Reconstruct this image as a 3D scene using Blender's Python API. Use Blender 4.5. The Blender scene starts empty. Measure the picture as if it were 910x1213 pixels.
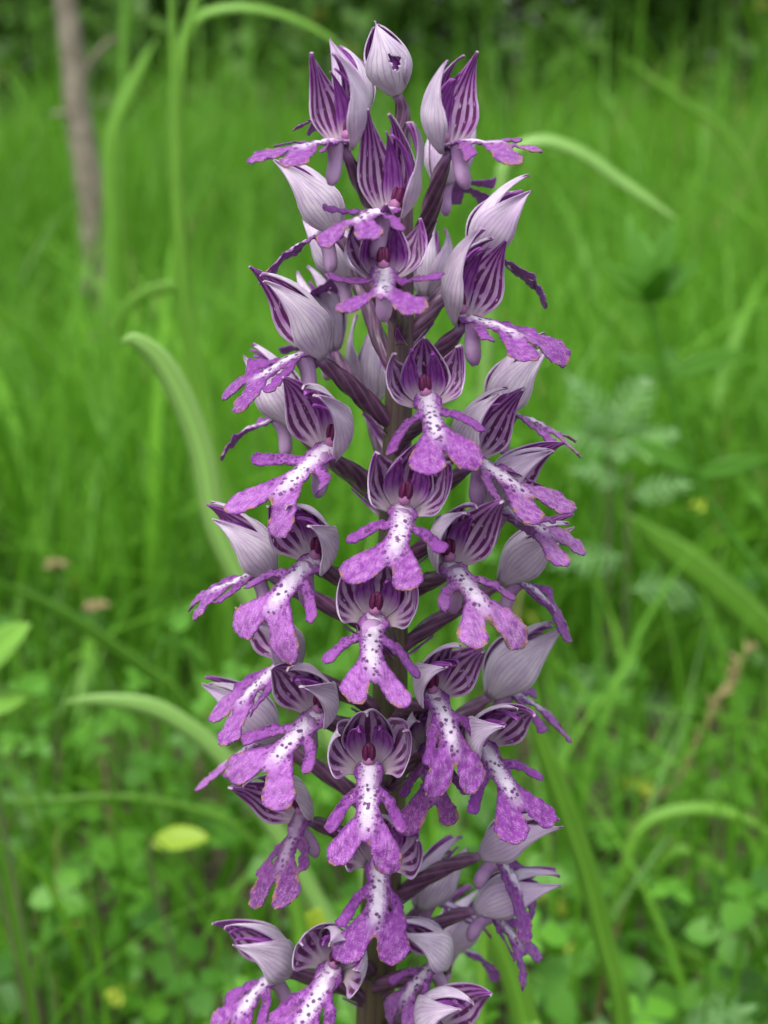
import bpy, math, random
import numpy as np
from mathutils import Vector, Matrix

R = math.radians
random.seed(7)
rng = np.random.default_rng(11)
scene = bpy.context.scene
COL = scene.collection

# ------------------------------------------------------------------ camera
PITCH = 16.0                 # degrees below the horizontal
DIST = 0.209                 # metres, lens to the stem
HALF_V = 18.0                # half vertical field of view
AIM = Vector((0.0, 0.0, 0.30))
cam_d = bpy.data.cameras.new('camera')
cam = bpy.data.objects.new('camera', cam_d)
COL.objects.link(cam)
cam.location = AIM + Vector((0, -DIST * math.cos(R(PITCH)), DIST * math.sin(R(PITCH))))
cam.rotation_euler = (R(90 - PITCH), 0, 0)
cam_d.sensor_fit = 'VERTICAL'
cam_d.sensor_height = 36.0
cam_d.lens = 18.0 / math.tan(R(HALF_V))
cam_d.clip_start = 0.005
cam_d.clip_end = 400
cam_d.dof.use_dof = True
cam_d.dof.focus_distance = 0.193
cam_d.dof.aperture_fstop = cam_d.lens / 2.1      # 2.1 mm iris, a compact camera
scene.camera = cam

# ------------------------------------------------------------------ light: bright overcast
SUN_EL, SUN_AZ = 66.0, 215.0
world = bpy.data.worlds.new('World')
scene.world = world
world.use_nodes = True
wn = world.node_tree
wn.nodes.clear()
sky = wn.nodes.new('ShaderNodeTexSky')
sky.sky_type = 'NISHITA'
sky.sun_disc = False
sky.sun_elevation = R(SUN_EL)
sky.sun_rotation = R(SUN_AZ)
sky.dust_density = 3.0
hs = wn.nodes.new('ShaderNodeHueSaturation')
hs.inputs['Saturation'].default_value = 0.35
bg = wn.nodes.new('ShaderNodeBackground')
bg.inputs['Strength'].default_value = 0.14
wo = wn.nodes.new('ShaderNodeOutputWorld')
wn.links.new(sky.outputs['Color'], hs.inputs['Color'])
wn.links.new(hs.outputs['Color'], bg.inputs['Color'])
wn.links.new(bg.outputs['Background'], wo.inputs['Surface'])
sun_d = bpy.data.lights.new('sun', 'SUN')
sun_d.energy = 1.5
sun_d.angle = R(35)
sun_d.color = (1.0, 0.97, 0.92)
sun = bpy.data.objects.new('sun', sun_d)
COL.objects.link(sun)
az_, el_ = R(SUN_AZ), R(SUN_EL)
to_sun = Vector((math.sin(az_) * math.cos(el_), math.cos(az_) * math.cos(el_), math.sin(el_)))
sun.rotation_euler = to_sun.to_track_quat('Z', 'Y').to_euler()
sun.location = (0, -1, 3)

scene.view_settings.view_transform = 'Standard'
scene.view_settings.look = 'None'
scene.view_settings.exposure = 1.15
scene.view_settings.gamma = 1.0
scene.view_settings.use_curve_mapping = False
scene.render.engine = 'CYCLES'
scene.cycles.use_denoising = True
scene.cycles.max_bounces = 10
scene.cycles.diffuse_bounces = 6
scene.cycles.transmission_bounces = 8
scene.cycles.transparent_max_bounces = 8
scene.cycles.sample_clamp_indirect = 6

# ------------------------------------------------------------------ pixel -> place
CAMLOC = cam.location.copy()
_right = Vector((1, 0, 0))
_fwd = Vector((0, math.cos(R(PITCH)), -math.sin(R(PITCH))))
_up = Vector((0, math.sin(R(PITCH)), math.cos(R(PITCH))))


def ray(px, py):
    k = math.tan(R(HALF_V)) / 606.5
    return (_fwd + _right * ((px - 455.0) * k) + _up * ((606.5 - py) * k))


def at(px, py, y):
    d = ray(px, py)
    return CAMLOC + d * ((y - CAMLOC.y) / d.y)


def ground_at(px, py, z=0.0):
    d = ray(px, py)
    return CAMLOC + d * ((z - CAMLOC.z) / d.z)


# ------------------------------------------------------------------ node helpers
class G:
    """tiny expression builder for a material's node tree"""

    def __init__(self, name):
        self.m = bpy.data.materials.new(name)
        self.m.use_nodes = True
        self.t = self.m.node_tree
        self.t.nodes.clear()
        self.out = self.t.nodes.new('ShaderNodeOutputMaterial')

    def put(self, sock, v):
        if hasattr(v, 'is_output') or isinstance(v, bpy.types.NodeSocket):
            self.t.links.new(v, sock)
        elif v is not None:
            if isinstance(v, tuple) and len(v) == 3 and sock.type == 'RGBA':
                v = (*v, 1)
            sock.default_value = v

    def math(self, op, a, b=None, c=None):
        n = self.t.nodes.new('ShaderNodeMath')
        n.operation = op
        for i, v in enumerate((a, b, c)):
            if v is not None:
                self.put(n.inputs[i], v)
        return n.outputs[0]

    def ss(self, v, lo, hi, a=0.0, b=1.0):
        n = self.t.nodes.new('ShaderNodeMapRange')
        n.interpolation_type = 'SMOOTHSTEP'
        self.put(n.inputs['Value'], v)
        n.inputs['From Min'].default_value = lo
        n.inputs['From Max'].default_value = hi
        n.inputs['To Min'].default_value = a
        n.inputs['To Max'].default_value = b
        return n.outputs[0]

    def mix(self, f, a, b):
        n = self.t.nodes.new('ShaderNodeMix')
        n.data_type = 'RGBA'
        self.put(n.inputs[0], f)
        self.put(n.inputs[6], a)
        self.put(n.inputs[7], b)
        return n.outputs[2]

    def uv(self):
        n = self.t.nodes.new('ShaderNodeUVMap')
        s = self.t.nodes.new('ShaderNodeSeparateXYZ')
        self.t.links.new(n.outputs[0], s.inputs[0])
        return n.outputs[0], s.outputs[0], s.outputs[1]

    def attr(self, name):
        n = self.t.nodes.new('ShaderNodeAttribute')
        n.attribute_name = name
        return n.outputs['Fac']

    def rand(self):
        return self.t.nodes.new('ShaderNodeObjectInfo').outputs['Random']

    def objco(self):
        return self.t.nodes.new('ShaderNodeTexCoord').outputs['Object']

    def pos(self):
        return self.t.nodes.new('ShaderNodeNewGeometry').outputs['Position']

    def offset(self, vec, amount):
        n = self.t.nodes.new('ShaderNodeVectorMath')
        n.operation = 'ADD'
        self.put(n.inputs[0], vec)
        c = self.t.nodes.new('ShaderNodeCombineXYZ')
        self.put(c.inputs[0], amount)
        self.put(c.inputs[1], amount)
        self.t.links.new(c.outputs[0], n.inputs[1])
        return n.outputs[0]

    def noise(self, vec, scale, detail=2.0, rough=0.5):
        n = self.t.nodes.new('ShaderNodeTexNoise')
        self.put(n.inputs['Vector'], vec)
        n.inputs['Scale'].default_value = scale
        n.inputs['Detail'].default_value = detail
        n.inputs['Roughness'].default_value = rough
        return n.outputs[0]

    def voronoi(self, vec, scale, rnd=1.0):
        n = self.t.nodes.new('ShaderNodeTexVoronoi')
        self.put(n.inputs['Vector'], vec)
        n.inputs['Scale'].default_value = scale
        n.inputs['Randomness'].default_value = rnd
        return n.outputs['Distance'], n.outputs['Color']

    def bump(self, h, strength, dist):
        n = self.t.nodes.new('ShaderNodeBump')
        n.inputs['Strength'].default_value = strength
        n.inputs['Distance'].default_value = dist
        self.put(n.inputs['Height'], h)
        return n.outputs[0]

    def finish(self, color, rough=0.5, transl=0.0, tcolor=None, normal=None, spec=0.4, sheen=0.0):
        p = self.t.nodes.new('ShaderNodeBsdfPrincipled')
        self.put(p.inputs['Base Color'], color)
        self.put(p.inputs['Roughness'], rough)
        p.inputs['Specular IOR Level'].default_value = spec
        if sheen:
            p.inputs['Sheen Weight'].default_value = sheen
        if normal is not None:
            self.t.links.new(normal, p.inputs['Normal'])
        last = p.outputs[0]
        if transl:
            tr = self.t.nodes.new('ShaderNodeBsdfTranslucent')
            self.put(tr.inputs['Color'], tcolor if tcolor is not None else color)
            mx = self.t.nodes.new('ShaderNodeMixShader')
            mx.inputs[0].default_value = transl
            self.t.links.new(last, mx.inputs[1])
            self.t.links.new(tr.outputs[0], mx.inputs[2])
            last = mx.outputs[0]
        self.t.links.new(last, self.out.inputs[0])
        return self.m


# ------------------------------------------------------------------ petal materials
# uv of a lip: x = 0.5 + across / 20 mm, y = along / 20 mm; attribute edge = mm in from the outline
def mat_lip_face(name, deep, light, brown, white_amt):
    g = G(name)
    uv, u, v = g.uv()
    o = g.offset(uv, g.math('MULTIPLY', g.rand(), 37.0))
    w = g.math('MULTIPLY', g.math('ABSOLUTE', g.math('SUBTRACT', u, 0.5)), 20.0)
    s = g.math('MULTIPLY', v, 20.0)
    edge = g.attr('edge')
    n1 = g.noise(o, 22.0, 3.0)
    n2 = g.noise(o, 90.0, 3.0, 0.6)
    rr = g.math('MULTIPLY', g.math('SUBTRACT', g.rand(), 0.5), 0.22)
    col = g.mix(g.ss(g.math('ADD', g.math('ADD', g.math('MULTIPLY', n1, 0.6), g.math('MULTIPLY', n2, 0.4)), rr), 0.36, 0.66), deep, light)
    # lengthwise streaks and deeper arms
    cb = g.t.nodes.new('ShaderNodeCombineXYZ')
    g.put(cb.inputs[0], g.math('ADD', g.math('MULTIPLY', u, 5.0), g.math('MULTIPLY', g.rand(), 53.0)))
    g.put(cb.inputs[1], v)
    streak = g.noise(cb.outputs[0], 16.0, 2.0)
    col = g.mix(g.ss(streak, 0.50, 0.66, 0.0, 0.55), col, deep)
    col = g.mix(g.ss(streak, 0.30, 0.44, 0.40, 0.0), col, (0.56, 0.33, 0.61))
    arm = g.math('MULTIPLY', g.ss(w, 1.8, 3.2), g.ss(s, 5.2, 7.0, 1.0, 0.0))
    col = g.mix(g.math('MULTIPLY', arm, 0.55), col, deep)
    # darker thin margin
    col = g.mix(g.ss(edge, 0.0, 0.42, 0.9, 0.0), col, (0.14, 0.014, 0.20))
    # pale frosted grains on the leg ends
    gd, gc = g.voronoi(o, 95.0)
    grain = g.math('MULTIPLY', g.ss(gd, 0.18, 0.42, 1.0, 0.0), g.ss(s, 6.0, 10.5))
    grain = g.math('MULTIPLY', grain, g.ss(n1, 0.40, 0.60))
    col = g.mix(g.math('MULTIPLY', grain, 0.8), col, (0.68, 0.46, 0.72))
    # white middle
    wn_ = g.math('ADD', w, g.math('MULTIPLY', g.math('SUBTRACT', n2, 0.5), 1.6))
    white = g.math('MULTIPLY', g.ss(wn_, 0.25, 1.45, 1.0, 0.0), g.ss(g.math('ADD', s, g.math('MULTIPLY', n1, 3.0)), 5.8, 10.0, 1.0, 0.0))
    col = g.mix(g.math('MULTIPLY', white, white_amt), col, (0.80, 0.70, 0.82))
    # tufts of purple hair
    sd, sc = g.voronoi(o, 23.0, 0.85)
    dn = g.math('ADD', sd, g.math('MULTIPLY', g.math('SUBTRACT', n2, 0.5), 0.5))
    dots = g.math('MULTIPLY', g.ss(dn, 0.26, 0.38, 1.0, 0.0), g.ss(g.math('ADD', s, w), 7.4, 9.0, 1.0, 0.0))
    dots = g.math('MULTIPLY', dots, g.ss(s, -0.3, 0.4))
    sd2, sc2 = g.voronoi(o, 41.0, 1.0)
    d2 = g.math('MULTIPLY', g.ss(g.math('ADD', sd2, g.math('MULTIPLY', g.math('SUBTRACT', n2, 0.5), 0.3)), 0.24, 0.34, 0.8, 0.0), g.ss(g.math('ADD', s, w), 6.0, 8.6, 1.0, 0.0))
    d2 = g.math('MULTIPLY', d2, g.ss(w, 0.3, 0.9))
    dots = g.math('MAXIMUM', dots, d2)
    col = g.mix(g.math('MULTIPLY', dots, 0.93), col, (0.130, 0.010, 0.170))
    # withered brown nibbles at the margin
    br = g.math('MULTIPLY', g.ss(edge, 0.05, 0.45 + brown, 1.0, 0.0), g.ss(g.noise(o, 14.0, 3.0), 0.50 - brown * 0.08, 0.58 - brown * 0.08))
    br = g.math('MULTIPLY', br, g.ss(s, 6.0, 9.0, 0.25, 1.0))
    col = g.mix(g.math('MULTIPLY', br, 0.85), col, (0.34, 0.17, 0.09))
    h = g.math('ADD', g.math('MULTIPLY', n2, 0.6), g.math('ADD', g.math('MULTIPLY', dots, 0.9), g.math('MULTIPLY', grain, 0.5)))
    return g.finish(col, 0.5, 0.22, col, g.bump(h, 0.9, 0.0003), 0.35, 0.15)


def mat_lip_back():
    g = G('lip_lower_side')
    uv, u, v = g.uv()
    o = g.offset(uv, g.math('MULTIPLY', g.rand(), 37.0))
    col = g.mix(g.noise(o, 30.0, 3.0), (0.24, 0.045, 0.34), (0.45, 0.20, 0.54))
    return g.finish(col, 0.5, 0.25, col, None, 0.3)


# uv of a sepal or petal: x = 0..1 across, y = 0..1 base to tip
def mat_sepal_out():
    g = G('sepal_outer_side')
    uv, u, v = g.uv()
    r = g.rand()
    o = g.offset(uv, g.math('MULTIPLY', r, 31.0))
    n = g.noise(o, 4.0, 3.0)
    wob = g.math('MULTIPLY', g.math('SUBTRACT', g.noise(o, 7.0, 2.0), 0.5), 0.045)
    x = g.math('ADD', u, wob)
    fr = g.math('ABSOLUTE', g.math('SUBTRACT', g.math('FRACT', g.math('MULTIPLY', x, 9.0)), 0.5))
    vein = g.ss(fr, 0.0, 0.16, 1.0, 0.0)
    vein = g.math('MULTIPLY', vein, g.ss(v, 0.05, 0.3, 0.35, 0.85))
    col = g.mix(g.ss(n, 0.3, 0.7), (0.62, 0.49, 0.66), (0.80, 0.71, 0.81))
    col = g.mix(g.ss(r, 0.35, 1.0, 0.0, 0.45), col, (0.52, 0.34, 0.58))
    col = g.mix(g.math('MULTIPLY', vein, 0.55), col, (0.30, 0.12, 0.38))
    side = g.math('ABSOLUTE', g.math('SUBTRACT', u, 0.5))
    rim = g.math('MULTIPLY', g.ss(side, 0.40, 0.5), g.ss(v, 0.35, 0.9))
    col = g.mix(g.math('MULTIPLY', rim, 0.5), col, (0.24, 0.05, 0.33))
    tip = g.math('MULTIPLY', g.ss(v, 0.93, 1.0), g.ss(n, 0.45, 0.6))
    col = g.mix(g.math('MULTIPLY', tip, 0.7), col, (0.30, 0.17, 0.12))
    sp, _c = g.voronoi(o, 6.0)
    col = g.mix(g.ss(sp, 0.02, 0.05, 0.6, 0.0), col, (0.25, 0.12, 0.12))
    h = g.math('ADD', g.math('MULTIPLY', vein, -0.6), g.noise(o, 50.0, 2.0))
    return g.finish(col, 0.42, 0.30, col, g.bump(h, 0.5, 0.0002), 0.4, 0.2)


def mat_sepal_in():
    g = G('sepal_inner_side')
    uv, u, v = g.uv()
    r = g.rand()
    o = g.offset(uv, g.math('MULTIPLY', r, 31.0))
    n = g.noise(o, 5.0, 3.0)
    wob = g.math('MULTIPLY', g.math('SUBTRACT', g.noise(o, 5.0, 2.0), 0.5), 0.06)
    x = g.math('ADD', u, wob)
    fr = g.math('ABSOLUTE', g.math('SUBTRACT', g.math('FRACT', g.math('MULTIPLY', x, 5.0)), 0.5))
    stripe = g.ss(fr, 0.19, 0.30, 1.0, 0.0)
    stripe = g.math('MULTIPLY', stripe, g.ss(v, 0.06, 0.22))
    stripe = g.math('MULTIPLY', stripe, g.ss(g.noise(o, 11.0, 1.0), 0.28, 0.42))
    col = g.mix(g.ss(n, 0.3, 0.7), (0.46, 0.20, 0.52), (0.66, 0.48, 0.68))
    purple = g.ss(g.math('ADD', v, g.math('MULTIPLY', n, 0.5)), 0.70, 1.05)
    col = g.mix(g.math('MULTIPLY', purple, 0.85), col, (0.30, 0.055, 0.39))
    col = g.mix(g.math('MULTIPLY', stripe, 0.94), col, (0.105, 0.006, 0.085))
    col = g.mix(g.ss(v, 0.04, 0.24, 0.8, 0.0), col, (0.60, 0.52, 0.50))
    return g.finish(col, 0.42, 0.30, col, g.bump(g.math('MULTIPLY', stripe, -1.0), 0.3, 0.0001), 0.4, 0.15)


def mat_petal():
    g = G('petal_purple')
    uv, u, v = g.uv()
    o = g.offset(uv, g.math('MULTIPLY', g.rand(), 31.0))
    n = g.noise(o, 5.0, 3.0)
    fr = g.math('ABSOLUTE', g.math('SUBTRACT', g.math('FRACT', g.math('MULTIPLY', u, 3.0)), 0.5))
    stripe = g.ss(fr, 0.08, 0.24, 1.0, 0.0)
    col = g.mix(g.ss(n, 0.3, 0.7), (0.26, 0.045, 0.36), (0.42, 0.13, 0.50))
    col = g.mix(g.math('MULTIPLY', stripe, 0.6), col, (0.12, 0.008, 0.13))
    col = g.mix(g.ss(v, 0.1, 0.42, 0.85, 0.0), col, (0.60, 0.50, 0.54))
    return g.finish(col, 0.45, 0.28, col, None, 0.35)


def mat_column(dark):
    g = G('column_maroon' if dark else 'stigma_pink')
    n = g.noise(g.objco(), 900.0, 2.0)
    if dark:
        col = g.mix(n, (0.060, 0.004, 0.035), (0.13, 0.012, 0.075))
    else:
        col = g.mix(n, (0.26, 0.07, 0.22), (0.42, 0.20, 0.36))
    return g.finish(col, 0.55, 0.0, None, g.bump(g.noise(g.objco(), 3000.0, 2.0), 0.5, 0.0002), 0.3)


def mat_ovary():
    g = G('ovary_dark_purple')
    uv, u, v = g.uv()
    fr = g.math('ABSOLUTE', g.math('SUBTRACT', g.math('FRACT', g.math('MULTIPLY', u, 6.0)), 0.5))
    n = g.noise(g.objco(), 500.0, 3.0)
    col = g.mix(g.ss(n, 0.3, 0.7), (0.060, 0.018, 0.055), (0.130, 0.050, 0.110))
    col = g.mix(g.ss(fr, 0.0, 0.2, 0.7, 0.0), col, (0.22, 0.11, 0.19))
    col = g.mix(g.ss(v, 0.88, 1.0), col, (0.30, 0.15, 0.32))
    return g.finish(col, 0.38, 0.0, None, g.bump(n, 0.3, 0.0002), 0.45)


def mat_spur():
    g = G('spur_lilac')
    n = g.noise(g.objco(), 400.0, 3.0)
    col = g.mix(g.ss(n, 0.3, 0.7), (0.40, 0.19, 0.46), (0.56, 0.36, 0.60))
    return g.finish(col, 0.42, 0.2, col, g.bump(g.noise(g.objco(), 2500.0, 2.0), 0.3, 0.0001), 0.4)


def mat_stem():
    g = G('stem_olive_purple')
    uv, u, v = g.uv()
    fr = g.math('ABSOLUTE', g.math('SUBTRACT', g.math('FRACT', g.math('MULTIPLY', u, 11.0)), 0.5))
    n = g.noise(g.objco(), 140.0, 4.0)
    col = g.mix(g.ss(n, 0.3, 0.7), (0.055, 0.060, 0.022), (0.105, 0.085, 0.045))
    col = g.mix(g.ss(v, 0.84, 1.0), col, (0.105, 0.045, 0.085))
    col = g.mix(g.ss(fr, 0.0, 0.25, 0.6, 0.0), col, (0.055, 0.028, 0.040))
    return g.finish(col, 0.42, 0.0, None, g.bump(g.math('ADD', n, fr), 0.35, 0.0003), 0.45)


LIP_FACE = mat_lip_face('lip_upper_side', (0.205, 0.022, 0.270), (0.410, 0.135, 0.480), 0.0, 0.93)
LIP_WORN = mat_lip_face('lip_upper_side_worn', (0.215, 0.030, 0.270), (0.420, 0.170, 0.470), 0.35, 0.9)
LIP_DARK = mat_lip_face('lip_upper_side_withering', (0.120, 0.010, 0.150), (0.260, 0.050, 0.300), 0.3, 0.35)
LIP_BACK = mat_lip_back()
SEP_OUT, SEP_IN, PETAL = mat_sepal_out(), mat_sepal_in(), mat_petal()
COL_DARK, COL_PINK = mat_column(True), mat_column(False)
OVARY, SPUR, STEM = mat_ovary(), mat_spur(), mat_stem()


def mat_leaf(name, dark, light, transl=0.45, scale=60.0, rough=0.45, warm=None, vein=False, spec=0.35):
    """a green blade or leaf: colour follows a per-blade tint plus fine mottling"""
    g = G(name)
    tint = g.attr('tint')
    n = g.noise(g.pos(), scale, 3.0)
    f = g.math('ADD', g.math('MULTIPLY', tint, 0.75), g.math('MULTIPLY', n, 0.35))
    col = g.mix(g.ss(f, 0.05, 0.95), dark, light)
    if warm is not None:
        col = g.mix(g.ss(tint, 0.93, 0.99), col, warm)
    if vein:
        uv, u, v = g.uv()
        fr = g.math('ABSOLUTE', g.math('SUBTRACT', g.math('FRACT', g.math('MULTIPLY', u, 7.0)), 0.5))
        col = g.mix(g.ss(fr, 0.0, 0.2, 0.35, 0.0), col, light)
        mid = g.math('ABSOLUTE', g.math('SUBTRACT', u, 0.5))
        col = g.mix(g.ss(mid, 0.02, 0.09, 0.5, 0.0), col, tuple(min(1, c * 1.7) for c in light))
    return g.finish(col, rough, transl, col, None, spec)


GRASS = mat_leaf('meadow_grass_blades', (0.068, 0.215, 0.010), (0.175, 0.430, 0.030), 0.50, 25.0, 0.45, (0.30, 0.25, 0.10))
BLADE = mat_leaf('grass_blade_green', (0.065, 0.210, 0.014), (0.185, 0.400, 0.045), 0.42, 120.0, 0.4, None, True)
PALE = mat_leaf('pale_grass_blade', (0.130, 0.320, 0.045), (0.270, 0.480, 0.120), 0.40, 120.0, 0.4, None, True)
CLOVER = mat_leaf('clover_leaves', (0.020, 0.090, 0.005), (0.090, 0.270, 0.014), 0.25, 40.0, 0.5, (0.34, 0.42, 0.04))
HEDGE = mat_leaf('hedge_leaves', (0.030, 0.085, 0.012), (0.105, 0.230, 0.035), 0.35, 5.0, 0.5, (0.26, 0.30, 0.05))
LOBED = mat_leaf('lobed_leaf_grey_green', (0.075, 0.190, 0.045), (0.150, 0.310, 0.095), 0.35, 150.0, 0.55)
WEED = mat_leaf('weed_leaf_green', (0.065, 0.230, 0.014), (0.140, 0.380, 0.030), 0.45, 150.0, 0.45)
LIME = mat_leaf('lime_leaf', (0.200, 0.360, 0.020), (0.360, 0.500, 0.040), 0.45, 150.0, 0.45)
STRAW = mat_leaf('dry_straw', (0.230, 0.180, 0.080), (0.380, 0.300, 0.140), 0.2, 200.0, 0.6)


def mat_plain(name, a, b, scale, rough=0.8, bumpd=0.0):
    g = G(name)
    n = g.noise(g.pos(), scale, 5.0, 0.6)
    col = g.mix(g.ss(n, 0.3, 0.7), a, b)
    nm = g.bump(n, 0.6, bumpd) if bumpd else None
    return g.finish(col, rough, 0.0, None, nm, 0.25)


SOIL = mat_plain('soil_and_litter', (0.030, 0.026, 0.014), (0.075, 0.070, 0.032), 30.0, 0.9, 0.01)
BARK = mat_plain('grey_brown_bark', (0.150, 0.125, 0.090), (0.300, 0.255, 0.200), 60.0, 0.85, 0.004)
TWIG = mat_plain('weed_stem', (0.070, 0.110, 0.035), (0.130, 0.150, 0.060), 200.0, 0.6)


# ------------------------------------------------------------------ mesh helpers
def build(name, verts, faces, mats, uv=None, attrs=None, midx=None, parent=None, smooth=True, loc=None):
    me = bpy.data.meshes.new(name)
    me.from_pydata([tuple(map(float, p)) for p in verts], [], [tuple(map(int, f)) for f in faces])
    for m in (mats if isinstance(mats, (list, tuple)) else [mats]):
        me.materials.append(m)
    nl = len(me.loops)
    if uv is not None:
        li = np.empty(nl, dtype=np.int32)
        me.loops.foreach_get('vertex_index', li)
        lay = me.uv_layers.new(name='UVMap')
        lay.data.foreach_set('uv', np.asarray(uv, dtype=np.float32)[li].ravel())
    if attrs:
        for k, a in attrs.items():
            at_ = me.attributes.new(k, 'FLOAT', 'POINT')
            at_.data.foreach_set('value', np.asarray(a, dtype=np.float32))
    if midx is not None:
        me.polygons.foreach_set('material_index', np.asarray(midx, dtype=np.int32))
    if smooth:
        me.polygons.foreach_set('use_smooth', np.ones(len(me.polygons), dtype=bool))
    me.update()
    ob = bpy.data.objects.new(name, me)
    COL.objects.link(ob)
    if parent is not None:
        ob.parent = parent
    if loc is not None:
        ob.location = loc
    return ob


def empty(name, loc, label, cat, group=None):
    o = bpy.data.objects.new(name, None)
    o.empty_display_size = 0.01
    COL.objects.link(o)
    o.location = loc
    return tag(o, label, cat, group)


def tag(o, label, cat, group=None):
    o['label'] = label
    o['category'] = cat
    if group:
        o['group'] = group
    return o


def vnormals(V, F):
    N = np.zeros_like(V)
    F = np.asarray(F)
    a, b, c = V[F[:, 0]], V[F[:, 1]], V[F[:, 2]]
    n = np.cross(b - a, c - a)
    if F.shape[1] == 4:
        n = n + np.cross(c - a, V[F[:, 3]] - a)
    for k in range(F.shape[1]):
        np.add.at(N, F[:, k], n)
    l = np.linalg.norm(N, axis=1)
    l[l < 1e-15] = 1
    return N / l[:, None]


def shell(name, V, F, uv, thick, m_top, m_bot, parent, attrs=None):
    """a thin sheet with two skins and a rim; the skin on the normal side takes m_top"""
    V = np.asarray(V, float)
    n = len(V)
    N = vnormals(V, F)
    B = V - N * thick
    faces = [tuple(f) for f in F] + [tuple(i + n for i in reversed(f)) for f in F]
    midx = [0] * len(F) + [1] * len(F)
    cnt = {}
    for f in F:
        for a, b in zip(f, tuple(f[1:]) + (f[0],)):
            cnt[(a, b)] = 1
    for (a, b) in list(cnt):
        if (b, a) not in cnt:
            faces.append((b, a, a + n, b + n))
            midx.append(0)
    at2 = {k: np.concatenate([v, v]) for k, v in (attrs or {}).items()}
    return build(name, np.vstack([V, B]), faces, [m_top, m_bot], np.vstack([uv, uv]), at2, midx, parent)


def grid_faces(nu, nv, flip=False):
    F = []
    for i in range(nv - 1):
        for j in range(nu - 1):
            a = i * nu + j
            q = (a, a + 1, a + nu + 1, a + nu)
            F.append(q[::-1] if flip else q)
    return F


def tube(points, radii, nseg=10, ribs=0, ribamp=0.0, twist=0.0, cap=True):
    """a tube along points, closed ends; returns verts, faces, uv"""
    P = [Vector(p) for p in points]
    V, UV, F = [], [], []
    n = len(P)
    ref = Vector((0, 0, 1))
    t0 = (P[1] - P[0]).normalized()
    if abs(t0.dot(ref)) > 0.9:
        ref = Vector((1, 0, 0))
    side = t0.cross(ref).normalized()
    for i in range(n):
        t = (P[min(i + 1, n - 1)] - P[max(i - 1, 0)]).normalized()
        side = (side - t * side.dot(t)).normalized()
        up = t.cross(side)
        for j in range(nseg + 1):
            a = 2 * math.pi * j / nseg
            r = radii[i] * (1 + ribamp * math.cos(ribs * a))
            b = a + twist * i / (n - 1)
            p = P[i] + (side * math.cos(b) + up * math.sin(b)) * r
            V.append(p)
            UV.append((j / nseg, i / (n - 1)))
    w = nseg + 1
    for i in range(n - 1):
        for j in range(nseg):
            a = i * w + j
            F.append((a, a + 1, a + w + 1, a + w))
    if cap:
        for e, base in ((0, 0), (n - 1, (n - 1) * w)):
            c = len(V)
            V.append(P[e])
            UV.append((0.5, 0 if e == 0 else 1))
            for j in range(nseg):
                F.append((base + j + 1, base + j, c) if e == 0 else (base + j, base + j + 1, c))
    return V, F, UV


def bez(p0, p1, p2, p3, n):
    out = []
    for i in range(n):
        t = i / (n - 1)
        out.append(p0 * (1 - t) ** 3 + p1 * 3 * t * (1 - t) ** 2 + p2 * 3 * t * t * (1 - t) + p3 * t ** 3)
    return out


def spline(pts, n):
    """Catmull-Rom through pts (list of Vector), n samples"""
    P = [pts[0] * 2 - pts[1]] + list(pts) + [pts[-1] * 2 - pts[-2]]
    out = []
    m = len(pts) - 1
    for i in range(n):
        u = m * i / (n - 1)
        k = min(int(u), m - 1)
        t = u - k
        a, b, c, d = P[k], P[k + 1], P[k + 2], P[k + 3]
        out.append((b * 2 + (c - a) * t + (a * 2 - b * 5 + c * 4 - d) * t * t + (b * 3 - a - c * 3 + d) * t ** 3) * 0.5)
    return out


# outline shapes from rounded strokes, meshed on a grid whose rim is pulled onto the outline
def stroke_sdf(X, Y, strokes, k):
    D = None
    for (ax, ay, ra, bx, by, rb) in strokes:
        dx, dy = bx - ax, by - ay
        h = np.clip(((X - ax) * dx + (Y - ay) * dy) / (dx * dx + dy * dy + 1e-12), 0, 1)
        d = np.hypot(X - ax - h * dx, Y - ay - h * dy) - (ra + (rb - ra) * h)
        if D is None:
            D = d
        else:
            m = np.clip(0.5 + 0.5 * (D - d) / k, 0, 1)
            D = D * (1 - m) + d * m - k * m * (1 - m)
    return D


def wob2(X, Y, ph, f):
    return (np.sin(X * f + ph[0]) * np.sin(Y * f * 1.13 + ph[1]) + 0.5 * np.sin(X * f * 2.3 + Y * f * 1.7 + ph[2])
            + 0.35 * np.sin(Y * f * 3.9 - X * f * 3.1 + ph[3]))


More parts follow.
